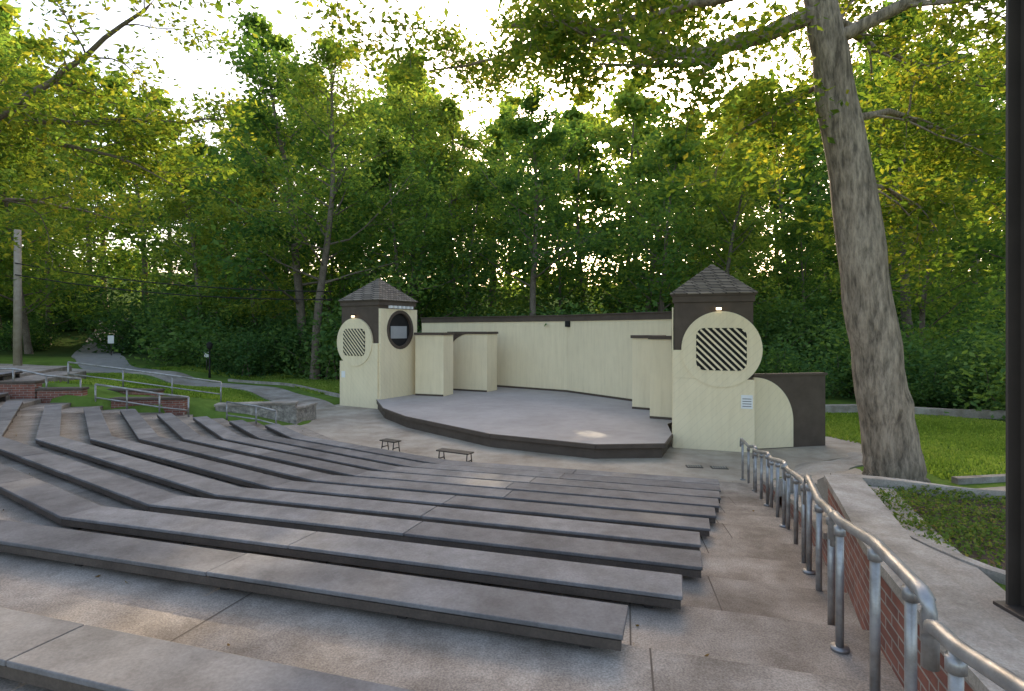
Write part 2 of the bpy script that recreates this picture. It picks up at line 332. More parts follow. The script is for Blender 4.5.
for a,b in zip(As[:-1],As[1:]):
    if a==19.25: continue
    p0,p1=wl(a),wl(b); q1,q0=wl(b,.22),wl(a,.22)
    z0=walltop(a);z1=walltop(b)
    prism('wall_section',[tuple(p0),tuple(p1),tuple(q1),tuple(q0)],-.5,[z0,z1,z1,z0],M_brickR,rw)
    n=[tuple(x) for x in (wl(a,-.035),wl(b,-.035),wl(b,.27),wl(a,.27))]; V=[(*n[0],z0+.004),(*n[1],z1+.004),(*n[2],z1+.004),(*n[3],z0+.004),(*n[0],z0+.06),(*n[1],z1+.06),(*n[2],z1+.06),(*n[3],z0+.06)]
    mesh_obj('coping',V,[(3,2,1,0),(4,5,6,7),(0,1,5,4),(1,2,6,5),(2,3,7,6),(3,0,4,7)],M_cope,rw)
def tierz(A):
    for i in range(len(zs)):
        if edges[i]>=A>edges[i+1]: return zs[i]
    return 0.0 if A<14 else 1.33
def rail_section(Alist,hh=.78,off=-.2,end_ext=.16):
    e=empty('handrail')
    pts=[]
    for A in Alist:
        p=wl(A,off); pts.append(np.array([p[0],p[1],tierz(A)+hh]))
    d0=pts[0]-pts[1]; d0[2]=0; d0/=np.linalg.norm(d0); d1=pts[-1]-pts[-2]; d1[2]=0; d1/=np.linalg.norm(d1)
    full=[pts[0]+d0*end_ext+np.array([0,0,-.16]),pts[0]+d0*end_ext]+pts+[pts[-1]+d1*end_ext,pts[-1]+d1*end_ext+np.array([0,0,-.16])]
    P=[full[0]]
    for i in range(1,len(full)-1):
        a=full[i]+(full[i-1]-full[i])*min(.05/np.linalg.norm(full[i-1]-full[i]),.45); b=full[i]+(full[i+1]-full[i])*min(.05/np.linalg.norm(full[i+1]-full[i]),.45)
        P+=[a,(a+b+2*full[i])/4,b]
    P.append(full[-1])
    tube('rail',P,.028,M_rail,e,12)
    for A,p in zip(Alist,pts):
        zb=tierz(A)
        tube('post',[(p[0],p[1],zb),(p[0],p[1],p[2]-.01)],.022,M_rail,e,12)
        tube('base_flange',[(p[0],p[1],zb),(p[0],p[1],zb+.02)],.05,M_rail,e,14)
        tube('collar',[(p[0],p[1],p[2]-.08),(p[0],p[1],p[2]-.03)],.031,M_rail,e,12)
rail_section([24.2,23.3,22.72],hh=.70,off=-.26)
rail_section([22.30,21.9,21.25],hh=.74,off=-.23)
rail_section([20.85,20.2,19.6])
rail_section([19.2,18.5,17.8])
rail_section([17.4,16.8,16.2])
rail_section([15.8,15.2,14.6])
rail_section([14.2,13.6,13.0],off=-.15)
# ------------------------------------------------------------------ stage
stage=empty('stage')
dk=[(-4.95,20.6),(-4.3,18.7),(-3.2,16.9),(-.55,14.05),(1.9,12.75),(3.5,12.85),(4.0,14.02),(4.3,15.5),(6.4,18.3),(2.6,24),(-1.1,26.6),(-5.5,29.8),(-6,23.5)]
prism('deck',dk,.31,.35,[M_deck,M_brown],stage,0,1)
ins=[(np.array(p)-np.array([0,19]))*.988+np.array([0,19]) for p in dk]
prism('stage_riser',[tuple(p) for p in ins],-.3,.305,M_brown,stage)
fp=dk[:7]
for a,b in zip(fp[:-1],fp[1:]):
    a=np.array(a);b=np.array(b);u=(b-a)/np.linalg.norm(b-a)
    obox('nosing',a-np.array([-u[1],u[0]])*.03,u,np.linalg.norm(b-a),.027,.25,.342,M_brown,stage)
bw=empty('stage_back_wall')
bp=[(-4.6,28.55),(2.3,23.5),(5.9,18.2)]
for i,(a,b) in enumerate(zip(bp[:-1],bp[1:])):
    a=np.array(a);b=np.array(b);l=np.linalg.norm(b-a);u=(b-a)/l
    ms=siding('back_panel_%d'%i,(u[0],u[1],0),1.22,CREAM,.82)
    obox('panel',a,u,l,.15,.353,3.32,ms,bw)
    obox('cap_fascia',a-np.array([-u[1],u[0]])*.04,u,l,.23,3.322,3.54,M_brown,bw)
    obox('cap_drip',a-np.array([-u[1],u[0]])*.09,u,l+.05,.32,3.542,3.585,M_brown,bw)
    obox('skirting',a-np.array([-u[1],u[0]])*.02,u,l,.018,.352,.43,M_brown,bw)
u=np.array([3.46,-2.5]);u/=np.linalg.norm(u)
obox('speaker_bracket',np.array([2.2,23.5])-np.array([.0,.12]),u,.22,.1,3.08,3.32,M_black,bw,.02)
def flat(name,p0,p1,depth,zt,parent_name='stage_wing_flat',spandrel=False):
    e=empty(parent_name); p0=np.array(p0);p1=np.array(p1);l=np.linalg.norm(p1-p0);u=(p1-p0)/l; n=np.array([u[1],-u[0]])
    ms=siding(name+'_m',(u[0],u[1],0),1.3,CREAM,.9)
    obox('body',p0,u,l,depth,.353,zt-.10,ms,e)
    obox('cap',p0+n*.05-u*.04,u,l+.08,depth+.1,zt-.098,zt,M_brown,e)
    obox('skirting',p0+n*.012,u,l,.010,.352,.42,M_brown,e)
    if spandrel:
        r=1.0; plate('dark_spandrel',p0,u,n,[(0,zt-.103),(0,zt-.1-r)]+[(r-r*math.cos(t),zt-.1-r+r*math.sin(t)) for t in np.linspace(.05,math.pi/2-.03,14)],.004,.03,M_brown,e)
    return e
flat('fl1',(-3.85,22.3),(-2.68,21.9),.9,2.85)
flat('fl2',(-2.75,24.3),(-1.05,23.45),.9,2.88,spandrel=True)
flat('fl3',(4.06,16.5),(4.75,16.1),.5,2.78)
flat('fl4',(3.97,18.5),(4.75,18.0),.5,2.78)
def tower(p,u,w,d,ztop,zapex,zs_,side,label,pz=2.45):
    e=empty('stage_tower'); p=np.array(p,float); u=np.array(u,float);u/=np.linalg.norm(u); n=np.array([u[1],-u[0]]); b=-n
    md=siding(label+'_diag',((u[0]*.7071),(u[1]*.7071),.7071*(-side)),.15,CREAM,.87)
    me_=siding(label+'_diag2',((b[0]*.7071),(b[1]*.7071),.7071),.15,CREAM,.87)
    obox('body_lower',p+u*.04+b*.04,u,w-.08,d-.08,-.1,pz-.05,M_brown,e)
    obox('body_upper',p+b*.02+u*.02,u,w-.04,d-.04,pz-.045,ztop-.2,M_brown,e)
    obox('cornice',p-u*.02-b*.02,u,w+.04,d+.04,ztop-.197,ztop-.04,M_brown,e)
    obox('cornice_lip',p-u*.05-b*.05,u,w+.1,d+.1,ztop-.037,ztop,M_brown,e)
    c=p+u*w/2+b*d/2; N_=9; hw=w/2+.08; hd=d/2+.08
    for i in range(N_):
        t0=i/N_; t1=(i+1)/N_; z0=ztop+.003+(zapex-ztop)*t0; z1=ztop+(zapex-ztop)*t1
        s0=(1-t0); s1=(1-t1)*.98+.0
        q=[c+u*sx*hw*s0+b*sy*hd*s0 for sx,sy in((-1,-1),(1,-1),(1,1),(-1,1))]; q2=[c+u*sx*(hw*s1+.035)+b*sy*(hd*s1+.035) for sx,sy in((-1,-1),(1,-1),(1,1),(-1,1))]
        V=[(*a,z0) for a in q]+[(*a,z0+.022) for a in q]+[(*a,z1+.012) for a in q2]
        mesh_obj('shingle_course',V,[(3,2,1,0),(0,1,5,4),(1,2,6,5),(2,3,7,6),(3,0,4,7),(4,5,9,8),(5,6,10,9),(6,7,11,10),(7,4,8,11),(8,9,10,11)],M_roof,e)
    cu=w*.6 if side>0 else w*.4; cz=pz+.03; r=.93
    ang=np.linspace(0,2*math.pi,65)
    plate('panel_rect',p,u,n,[(-.0,zs_),(w,zs_),(w,1.75),(0,1.75)] ,.0,.06,md,e)
    inner=[(0,1.753),(w*.5,1.753),(w*.5,pz),(0,pz)] if side>0 else [(w*.5,1.753),(w,1.753),(w,pz),(w*.5,pz)]
    plate('panel_step',p,u,n,inner,.0,.056,md,e)
    plate('disc',p,u,n,[(cu+r*math.cos(t),cz+r*math.sin(t)) for t in ang[:-1]],.005,.085,md,e)
    gw,gh,cr=.58,.52,.2; rr=[]
    for cx,cy,t0 in ((gw-cr,gh-cr,0),(-gw+cr,gh-cr,90),(-gw+cr,-gh+cr,180),(gw-cr,-gh+cr,270)):
        for t in np.linspace(t0,t0+90,6): rr.append((cu+cx+cr*math.cos(math.radians(t)),cz+cy+cr*math.sin(math.radians(t))))
    plate('grille_recess',p,u,n,rr,.086,.092,M_black,e)
    for i in range(-9,10):
        o=i*.115; pts=[]
        for s in np.linspace(-1.2,1.2,121):
            x=s*.7071+o*.7071; y=-s*.7071+o*.7071
            ax,ay=abs(x),abs(y); ok=ax<gw and ay<gh and not (ax>gw-cr and ay>gh-cr and (ax-gw+cr)**2+(ay-gh+cr)**2>cr*cr)
            if ok: pts.append((x,y))
        if len(pts)<4: continue
        a,c2=pts[0],pts[-1]; h=.024
        q=[(cu+a[0]-h*.7,cz+a[1]-h*.7),(cu+c2[0]-h*.7,cz+c2[1]-h*.7),(cu+c2[0]+h*.7,cz+c2[1]+h*.7),(cu+a[0]+h*.7,cz+a[1]+h*.7)]
        plate('slat',p,u,n,q,.0935,.115,md,e)
    if side>0: q0=p.copy(); uu=b; nn=-u
    else: q0=p+u*w; uu=b; nn=u
    th=.10 if side<0 else .03
    zt=ztop-.32; cc=d*.52; hr=.66; hz=zt-.80
    tL=np.linspace(math.pi/2,3*math.pi/2,20); tR=np.linspace(math.pi/2,-math.pi/2,20)
    plate('face_a',q0,uu,nn,[(0,zs_),(0,zt),(cc,zt)]+[(cc+hr*math.cos(t),hz+hr*math.sin(t)) for t in tL]+[(cc,zs_)],.0,th,me_,e)
    plate('face_b',q0,uu,nn,[(d,zs_),(d,zt),(cc+.002,zt)]+[(cc+.002+hr*math.cos(t),hz+hr*math.sin(t)) for t in tR]+[(cc+.002,zs_)],.0,th,me_,e)
    V=[];F=[];m_=40
    for i in range(m_):
        t=2*math.pi*i/m_
        for rr_,of in ((hr-.02,th+.018),(hr+.10,th+.018),(hr+.10,th-.01),(hr-.02,.0)):
            q=q0+uu*(cc+rr_*math.cos(t))+nn*of; V.append((q[0],q[1],hz+rr_*math.sin(t)))
    for i in range(m_):
        for j in range(3): F.append((i*4+j,i*4+j+1,((i+1)%m_)*4+j+1,((i+1)%m_)*4+j))
        F.append((i*4+3,i*4,((i+1)%m_)*4,((i+1)%m_)*4+3))
    mesh_obj('opening_ring',V,F,M_brown,e)
    plate('recess_back',q0,uu,nn,[(cc-.7,hz-.68),(cc+.7,hz-.68),(cc+.7,hz+.68),(cc-.7,hz+.68)],.004,.010,M_black,e)
    plate('roller_shutter',q0,uu,nn,[(cc-.46,hz-.34),(cc+.46,hz-.34),(cc+.46,hz+.14),(cc-.46,hz+.14)],.012,.028,M_grey,e)
    lm,t_,N__,L__,B__=nt('lamp_glow'); B__.inputs['Emission Color'].default_value=(1,.8,.5,1); B__.inputs['Emission Strength'].default_value=4
    lp=p+u*cu*.95+n*.05
    obox('lamp_housing',lp-u*.1,u,.2,-.10,3.50,3.56,M_bronze,e)
    obox('lamp_bulb',lp-u*.06+n*.02,u,.12,-.06,3.44,3.498,lm,e)
    return e,p,u,n
tR_=tower((4.06,14.1),(1.82,-.6),1.88,1.9,3.84,4.66,-.05,1,'tr')
tL_=tower((-6.72,22.0),(1.72,-1.0),1.99,2.1,4.08,5.0,-.05,-1,'tl')
e,p,u,n=tR_
plate('notice_sign',p,u,n,[(1.58,1.05),(1.84,1.05),(1.84,1.38),(1.58,1.38)],.062,.07,M_white,e)
for i in range(4): plate('notice_line',p,u,n,[(1.61,1.10+i*.06),(1.81,1.10+i*.06),(1.81,1.115+i*.06),(1.61,1.115+i*.06)],.071,.073,M_iron,e)
e,p,u,n=tL_
plate('notice_sign',p,u,n,[(.1,1.1),(.3,1.1),(.3,1.35),(.1,1.35)],.062,.07,M_white,e)
for i in range(6):
    q=p+u*1.99-n*(.4+.24*i)+u*.12
    obox('floodlight',q,u,.12,.1,3.78,3.88,M_white,e)
def side_screen(p0,u,l,flip=False):
    e=empty('stage_side_screen'); p0=np.array(p0,float);u=np.array(u,float);u/=np.linalg.norm(u);n=np.array([u[1],-u[0]])
    plate('board',p0,u,n,[(0,-.05),(l,-.05),(l,1.8),(0,1.8)],-.12,0,M_brown,e)
    plate('cap',p0,u,n,[(-.0,1.803),(l+.04,1.803),(l+.04,1.86),(0,1.86)],-.15,.03,M_brown,e)
    r=1.12; md=siding('scr'+str(l),(u[0]*.7,u[1]*.7,-.7),.15,CREAM,.87)
    X=lambda a:(l-a) if flip else a
    plate('quarter_panel',p0,u,n,[(X(0),.02),(X(r),.02),(X(r),.66)]+[(X(r*math.cos(t)),.66+r*math.sin(t)) for t in np.linspace(0.02,math.pi/2,18)],.003,.05,md,e)
side_screen((5.95,13.85),(2.05,.45),2.1)
def low_table(c,u,l,w_,h):
    e=empty('small_bench'); c=np.array(c,float);u=np.array(u,float);u/=np.linalg.norm(u);v=np.array([-u[1],u[0]])
    for j in range(3):
        obox('slat',c-u*l/2-v*w_/2+v*j*w_/3,u,l,w_/3-.012,h-.03,h,M_bronze,e,.005)
    for s in (-1,1):
        for t in (-1,1):
            q=c+u*s*(l/2-.06); tube('leg',[(*(q+v*t*w_*.45),0),(*(q+v*t*w_*.3),h-.03)],.013,M_iron,e,8)
        obox('foot_bar',c+u*s*(l/2-.06)-u*.012-v*w_*.4,u,.024,w_*.8,.10,.12,M_iron,e)
low_table((-2.95,13.6),(.83,-.56),.5,.26,.28); low_table((-1.25,12.3),(.88,-.48),.85,.26,.30)
def grate(x,y):
    e=empty('drain_grate'); obox('frame',(x,y),(1,-.15),.34,.22,.0,.008,M_iron,e)
    for i in range(6): obox('bar',(x+.03+i*.05,y+.0),(1,-.15),.022,.2,.009,.016,M_rail,e)
grate(3.75,12.0); grate(4.25,11.9)
# ------------------------------------------------------------------ left walls and rails
M_brickL=brickmat('brick_left',(1,.0))
def lwall(a,b,z0,zt,mat=M_brickL,th=.28,nm='brick_retaining_wall'):
    e=empty(nm); a=np.array(a,float);b=np.array(b,float);l=np.linalg.norm(b-a);u=(b-a)/l
    obox('wall',a,u,l,th,z0,zt-.07,mat,e); obox('coping',a-u*.03-np.array([-u[1],u[0]])*.04,u,l+.06,th+.08,zt-.068,zt,M_cope if mat is M_stone else M_fascia,e,.01)
lwall((-19,15.2),(-13.5,15.85),.3,1.50); lwall((-13.45,15.85),(-12.3,16.0),.3,1.30)
lwall((-12.9,17.4),(-10.9,17.2),.3,1.12)
lwall((-11.6,16.2),(-9.6,16.35),.2,.98)
lwall((-8.9,16.8),(-6.7,17.3),.0,.72,M_stone,.4,'stone_wall'); lwall((-6.66,17.3),(-6.5,18.6),.0,.55,M_stone,.35,'stone_wall')
def prail(pts,hh=.85,nm='handrail'):
    e=empty(nm); P=[np.array(p,float)+np.array([0,0,hh]) for p in pts]
    tube('rail',P,.028,M_rail,e,8); tube('mid_rail',[q-np.array([0,0,.38]) for q in P],.02,M_rail,e,8)
    for p in pts: tube('post',[p,(p[0],p[1],p[2]+hh)],.025,M_rail,e,8)
prail([(-15.6,15.7,1.3),(-14.2,15.95,1.3),(-13.3,16.0,1.1),(-12.4,16.1,1.0)],.55)
prail([(-11.9,16.0,.78),(-11.0,16.0,.65),(-10.1,16.05,.5),(-9.3,16.1,.4)],.62)
prail([(-14.5,18.3,1.2),(-12.5,18.0,1.0),(-10.8,17.8,.8),(-9.2,17.7,.6)],.7)
prail([(-8.3,16.3,.25),(-7.4,16.2,.15),(-6.7,15.9,.05)],.6)
up=empty('utility_pole'); zb=H(-25.6,29)
tube('pole',[(-25.6,29,zb-.3),(-25.6,29,zb+7.2)],[.19,.15],M_wood,up,14)
W0=np.array([-25.6,28.85,6.4]); W1=np.array([-8.2,25.5,4.7])
for dz in (0,-.6):
    tube('wire',[tuple(W0+(W1-W0)*t+np.array([0,0,dz*(1-t*.4)-.35*4*t*(1-t)])) for t in np.linspace(0,1,20)],.028,M_black,up,5)
def signpost(x,y,w_,h_,zt):
    e=empty('park_sign'); z=H(x,y); tube('post',[(x,y,z-.1),(x,y,z+zt)],.03,M_iron,e,8); obox('panel',(x-w_/2,y-.05),(1,0),w_,.02,z+zt-h_,z+zt,M_white,e,.004)
signpost(-25.4,35.5,.38,.5,1.3); signpost(-17,31.2,.25,.3,1.1)
def lamp_post(x,y,h):
    e=empty('street_lamp'); z=H(x,y); tube('post',[(x,y,z-.1),(x,y,z+.5),(x,y,z+h)],[.07,.045,.04],M_black,e,10)
    tube('lantern',[(x,y,z+h),(x,y,z+h+.05),(x,y,z+h+.3),(x,y,z+h+.42)],[.05,.12,.17,.03],M_black,e,10)
lamp_post(-16.2,30.0,1.5)
sp=empty('steel_light_column'); pb=np.array([2.415,2.6]); zb=H(*pb)+.05
obox('flange_front',pb,(1,0),.13,.014,zb,9,M_bronze,sp,.002); obox('web',pb+np.array([.060,.015]),(1,0),.012,.11,zb,9,M_bronze,sp); obox('flange_back',pb+np.array([0,.126]),(1,0),.13,.014,zb,9,M_bronze,sp)
obox('base_plate',pb-np.array([.035,.035]),(1,0),.20,.21,zb-.02,zb+.012,M_bronze,sp,.004)
# ------------------------------------------------------------------ foliage
def leaf_arrays(cent,size,rng,updir=.5,asp=.55):
    n=len(cent); th=rng.uniform(0,2*np.pi,n); ph=rng.normal(-.25,.45,n)
    a=np.stack([np.cos(th)*np.cos(ph),np.sin(th)*np.cos(ph),np.sin(ph)],1)
    nr=rng.normal(0,1,(n,3)); nr[:,2]=np.abs(nr[:,2])+updir; b=np.cross(a,nr); b/=np.linalg.norm(b,axis=1)[:,None]+1e-9
    c=np.cross(a,b); s=(size*rng.uniform(.6,1.3,n))[:,None]
    v0=cent-a*s*.5; v2=cent+a*s*.5; m=cent-a*s*.04
    v1=m+b*s*asp*.5+c*s*.08; v3=m-b*s*asp*.5+c*s*.08
    return np.stack([v0,v1,v2,v3],1).reshape(-1,3)
def tree_arrays(tubes,cent,tint,lsize,rng,asp=.55):
    V=[];F=[]
    for pts,rad,ns in tubes:
        tube_geo(pts,rad,ns,V,F); F.pop(); F.pop()
    nV=len(V); lv=leaf_arrays(cent,lsize,rng,asp=asp); n=len(cent)
    allv=np.vstack([np.array(V).reshape(-1,3),lv]); Q=np.arange(n*4).reshape(-1,4)+nV
    nF=len(F)
    if nF: Q=np.vstack([np.array(F,dtype=np.int64),Q])
    return allv,Q,np.concatenate([np.zeros(nF),np.ones(n)]),np.concatenate([np.zeros(nF),tint])
def quads_mesh(name,V,Q,mi,ti,mats):
    me=bpy.data.meshes.new(name); n=len(Q)
    me.vertices.add(len(V)); me.vertices.foreach_set('co',V.ravel().astype(np.float32))
    me.loops.add(n*4); me.loops.foreach_set('vertex_index',Q.ravel().astype(np.int32))
    me.polygons.add(n); me.polygons.foreach_set('loop_start',(np.arange(n)*4).astype(np.int32))
    try: me.polygons.foreach_set('loop_total',np.full(n,4,dtype=np.int32))
    except Exception: pass
    me.polygons.foreach_set('material_index',mi.astype(np.int32)); me.polygons.foreach_set('use_smooth',(mi<.5))
    for m in mats: me.materials.append(m)
    me.update(calc_edges=True)
    a=me.attributes.new('tint','FLOAT','FACE'); a.data.foreach_set('value',ti.astype(np.float32)); return me
def xform(T,x,y,s,rot,rng,z=None,bias=0):
    V,Q,mi,ti=T; c,sn=math.cos(rot),math.sin(rot); W=V*s; z=(H(x,y) if z is None else z)-.05
    W=np.stack([W[:,0]*c-W[:,1]*sn+x,W[:,0]*sn+W[:,1]*c+y,W[:,2]+z],1)
    return W,Q,mi,np.clip(ti+bias+rng.uniform(-.26,.26),0,1)
def merged(name,items,mats):
    Vs=[];Qs=[];ms=[];ts=[];o=0
    for V,Q,m,t in items: Vs.append(V);Qs.append(Q+o);ms.append(m);ts.append(t);o+=len(V)
    return link(bpy.data.objects.new(name,quads_mesh(name,np.vstack(Vs),np.vstack(Qs),np.concatenate(ms),np.concatenate(ts),mats)))
def wander(rng,p,d,L_,n,jit,up=0.):
    pts=[np.array(p,float)]; d=np.array(d,float); d/=np.linalg.norm(d)
    for i in range(n):
        d=d+rng.normal(0,jit,3)+np.array([0,0,up]); d/=np.linalg.norm(d); pts.append(pts[-1]+d*L_/n)
    return pts
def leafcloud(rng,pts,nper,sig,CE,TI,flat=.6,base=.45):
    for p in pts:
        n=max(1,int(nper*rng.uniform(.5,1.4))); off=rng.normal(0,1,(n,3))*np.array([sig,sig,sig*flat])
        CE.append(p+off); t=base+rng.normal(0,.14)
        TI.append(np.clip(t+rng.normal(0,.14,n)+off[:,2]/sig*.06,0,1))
def forest_tree(seed,Ht,r0,cb,cr,nleaf,ls,lean=.03,nl=24,sub=3):
    rng=np.random.default_rng(seed); tubes=[];CE=[];TI=[]
    tr=wander(rng,(0,0,-.3),(rng.normal(0,lean),rng.normal(0,lean),1),Ht,12,.045,.03)
    tubes.append((tr,[r0*(1.25 if i==0 else 1)*(1-.9*i/12)+.01 for i in range(13)],8))
    per=nleaf/(nl*sub*3)
    for i in range(nl):
        h=cb+(1-cb)*(i+rng.uniform(0,1))/nl; k=h*12; j=min(int(k),11); p=tr[j]+(tr[j+1]-tr[j])*(k-j)
        rel=(h-cb)/(1-cb); L_=cr*(.55+.75*math.sin(math.pi*min(1,rel*.8+.22)))*rng.uniform(.6,1.2)*(1.05-.55*rel)
        az=i*2.4+rng.uniform(-.5,.5); el=rng.uniform(.1,.55)+rel*.6
        b=wander(rng,p,(math.cos(az)*math.cos(el),math.sin(az)*math.cos(el),math.sin(el)),L_,5,.12,.03)
        rb=r0*.34*(1-h*.75); tubes.append((b,[rb*(1-.85*q/5) +.006 for q in range(6)],4))
        for s in range(sub):
            q=b[2+s]; d=b[min(5,2+s)]-b[1+s]; d=d/np.linalg.norm(d)+rng.normal(0,.55,3)
            sb=wander(rng,q,d,L_*.42,3,.15,0); tubes.append((sb,[rb*.3,rb*.2,rb*.12,.004],3))
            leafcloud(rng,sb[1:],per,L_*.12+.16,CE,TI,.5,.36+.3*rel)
    return tree_arrays(tubes,np.vstack(CE),np.concatenate(TI),ls,rng)
FM=[M_barkd,M_leafF]
variants=[forest_tree(1,17,.24,.22,4.2,9800,.30),forest_tree(2,15,.20,.16,3.6,9000,.28),forest_tree(3,19,.28,.32,4.6,9800,.32),forest_tree(4,13,.16,.10,3.4,8500,.26,.08)]
far_v=[forest_tree(5,18,.24,.10,4.8,4000,.56,nl=20),forest_tree(6,19,.24,.08,5.0,4200,.58,nl=20)]
def shrub(seed,h,r,n,ls):
    rng=np.random.default_rng(seed); tubes=[];CE=[];TI=[]
    for i in range(14):
        az=rng.uniform(0,6.28); el=rng.uniform(.5,1.4)
        b=wander(rng,(rng.normal(0,.2),rng.normal(0,.2),-.1),(math.cos(az)*math.cos(el)*r/h*1.3,math.sin(az)*math.cos(el)*r/h*1.3,math.sin(el)),h*rng.uniform(.6,1.05),6,.14,.0)
        tubes.append((b,[.035*(1-.8*q/6) for q in range(7)],4)); leafcloud(rng,b[1:],n/84,h*.13,CE,TI,.7,.5)
    return tree_arrays(tubes,np.vstack(CE),np.concatenate(TI),ls,rng)
shrubs=[shrub(11,3.4,2.2,5200,.21),shrub(12,2.6,2.0,4600,.18)]
rr=np.random.default_rng(21)
pathpts=np.array([(-20,29.5),(-23,31.6),(-26,35),(-29.5,40),(-34,48),(-42,60)])
def nearpath(x,y,d):
    for a,b in zip(pathpts[:-1],pathpts[1:]):
        t=np.clip(np.dot([x-a[0],y-a[1]],b-a)/np.dot(b-a,b-a),0,1)
        if np.hypot(x-a[0]-t*(b-a)[0],y-a[1]-t*(b-a)[1])<d: return True
    return False
HT={0:17,1:15,2:19,3:13}
items=[]
for Y,x0,x1,st,sc_ in ((35,-17,26,5.0,1.08),(42,-42,36,5.6,1.15),(51,-50,48,6.2,1.28),(62,-64,64,7.6,1.5),(78,-85,84,9.5,1.7)):
    x=x0; far=Y>48; vs=far_v if far else variants
    while x<x1:
        px=x+rr.uniform(-1.7,1.7); py=Y+rr.uniform(-2.4,2.4)
        if not nearpath(px,py,3.0) or Y>58:
            az_=math.degrees(math.atan2(px,py)); s=rr.uniform(.85,1.12)*sc_; vi=int(rr.integers(0,len(vs)))
            ht=(18.5 if far else HT[vi])
            if -7<az_<25:       # tree heights held down here to let the sun in over the wood
                lim=((.445 if az_<7 else .405)*rr.uniform(.82,1.05)*py+2.95-H(px,py))/ht; s=min(s,lim)
            if abs(px-(8.4+.2126*py))<2.8: s=min(s,(.43*(py-14)+.5)/ht)   # added gap: trees shortened along this strip to let sun onto the lawn
            if -31<az_<-24: s*=.74
            bias=.16 if px<-14 else (.0 if px<8 else .05)
            items.append(xform(vs[vi],px,py,s,rr.uniform(0,6.28),rr,bias=bias))
        x+=st
for (x,y,v,s) in ((18.5,18,1,.72),(20.5,13.5,0,.8),(22,23,2,.75),(20.5,28,3,.9),(24,17,1,1.1),(27,10,2,1),(22,7,3,1.1),(-31,31,0,.95),(-36,25,1,1.1),(-40,33,2,1),(-34,18,3,1.1),(-28,24.5,3,.75),(-31,36,1,1.0),(-34,41,3,1.1)):
    items.append(xform(variants[v],x,y,s,rr.uniform(0,6.28),rr,bias=.12))
merged('distant_forest',items,FM)
items=[]
for i in range(54):
    x=rr.uniform(-34,28); y=31.5+rr.uniform(0,6)
    if x<-14: y+=3
    if nearpath(x,y,2.8): continue
    items.append(xform(shrubs[rr.integers(0,2)],x,y,rr.uniform(.8,1.5),rr.uniform(0,6.28),rr))
for i in range(26):
    x=-62+i*4.7
    if not nearpath(x,47,3): items.append(xform(shrubs[i%2],x+rr.uniform(-1,1),47+rr.uniform(-2,3),rr.uniform(1.8,2.6),rr.uniform(0,6.28),rr))
for i in range(20):
    t=rr.uniform(0,1); x=14.2+rr.uniform(0,4)+ (1-t)*3; y=10+t*14
    items.append(xform(shrubs[rr.integers(0,2)],x,y,rr.uniform(.7,1.15),rr.uniform(0,6.28),rr,bias=.08))
merged('understory_shrubs',items,[M_barkd,M_shrub])
for (x,y,s) in ((8.5,24,1.1),(10.5,22.5,.8),(7,27,1.3),(3.5,28.5,1.3),(-4.5,31,1.1),(-14.8,31.5,.95),(-16.2,32.6,.9)):
    merged('shrub',[xform(shrubs[0],x,y,s,rr.uniform(0,6.28),rr)],[M_barkd,M_shrub])
merged('maple_tree',[xform(forest_tree(31,18,.26,.30,4.6,12000,.23,.02,28),-10.9,31,1,.4,rr,bias=.1)],FM)
merged('young_tree',[xform(variants[3],-6.5,33,1.05,2,rr)],FM); merged('young_tree',[xform(variants[1],-19.5,35.5,.9,4,rr,bias=.15)],FM)
def custom_tree(name,seed,trunk,limbs,mats,ls,sublen,per,sig,barkn=20,base=.5):
    rng=np.random.default_rng(seed); tubes=[(trunk[0],trunk[1],barkn)];CE=[];TI=[]
    for pts,r0,r1,nsub in limbs:
        P=[np.array(p,float) for p in pts]; D=[]
        for a,b in zip(P[:-1],P[1:]):
            n=max(2,int(np.linalg.norm(b-a)/.4)); D+=[a+(b-a)*i/n for i in range(n)]
        D.append(P[-1]); D=np.array(D)
        for _ in range(3): D[1:-1]=(D[:-2]+2*D[1:-1]+D[2:])/4
        D[1:-1]+=rng.normal(0,.025,D[1:-1].shape); m=len(D)
        tubes.append((list(D),[r0+(r1-r0)*i/(m-1) for i in range(m)],10))
        for s in range(nsub):
            t=.22+.78*(s+rng.uniform(0,1))/nsub; j=min(int(t*(m-1)),m-2); d=D[j+1]-D[j]; d/=np.linalg.norm(d)
            sd=rng.normal(0,1,3); sd-=d*np.dot(sd,d); sd/=np.linalg.norm(sd); sd[2]*=.6
            L_=sublen*rng.uniform(.6,1.3); rb=(r0+(r1-r0)*t)*.35
            b=wander(rng,D[j],d*.5+sd,L_,6,.16,-.015); tubes.append((b,[rb*(1-.85*q/6)+.004 for q in range(7)],6))
            for q in (2,3,4,5,6):
                sb=wander(rng,b[q],(b[q]-b[q-1])/np.linalg.norm(b[q]-b[q-1])+rng.normal(0,.7,3),L_*.4,3,.2,-.03)
                tubes.append((sb,[rb*.25+.003,.007,.005,.003],4)); leafcloud(rng,sb[1:],per,sig,CE,TI,.6,base)
    V,Q,mi,ti=tree_arrays(tubes,np.vstack(CE),np.concatenate(TI),ls,rng,.5)
    return link(bpy.data.objects.new(name,quads_mesh(name,V,Q,mi,ti,mats)))
ot=[(5.97,8.7,.35),(5.94,8.7,.7),(5.89,8.7,1.1),(5.75,8.7,2.0),(5.53,8.7,3.4),(5.33,8.7,4.97),(5.06,8.7,6.5),(4.8,8.7,8.0),(4.65,8.8,9.6),(4.75,9,11.5),(5.0,9.1,13.5)]
orad=[.52,.43,.385,.355,.335,.31,.28,.23,.18,.12,.04]
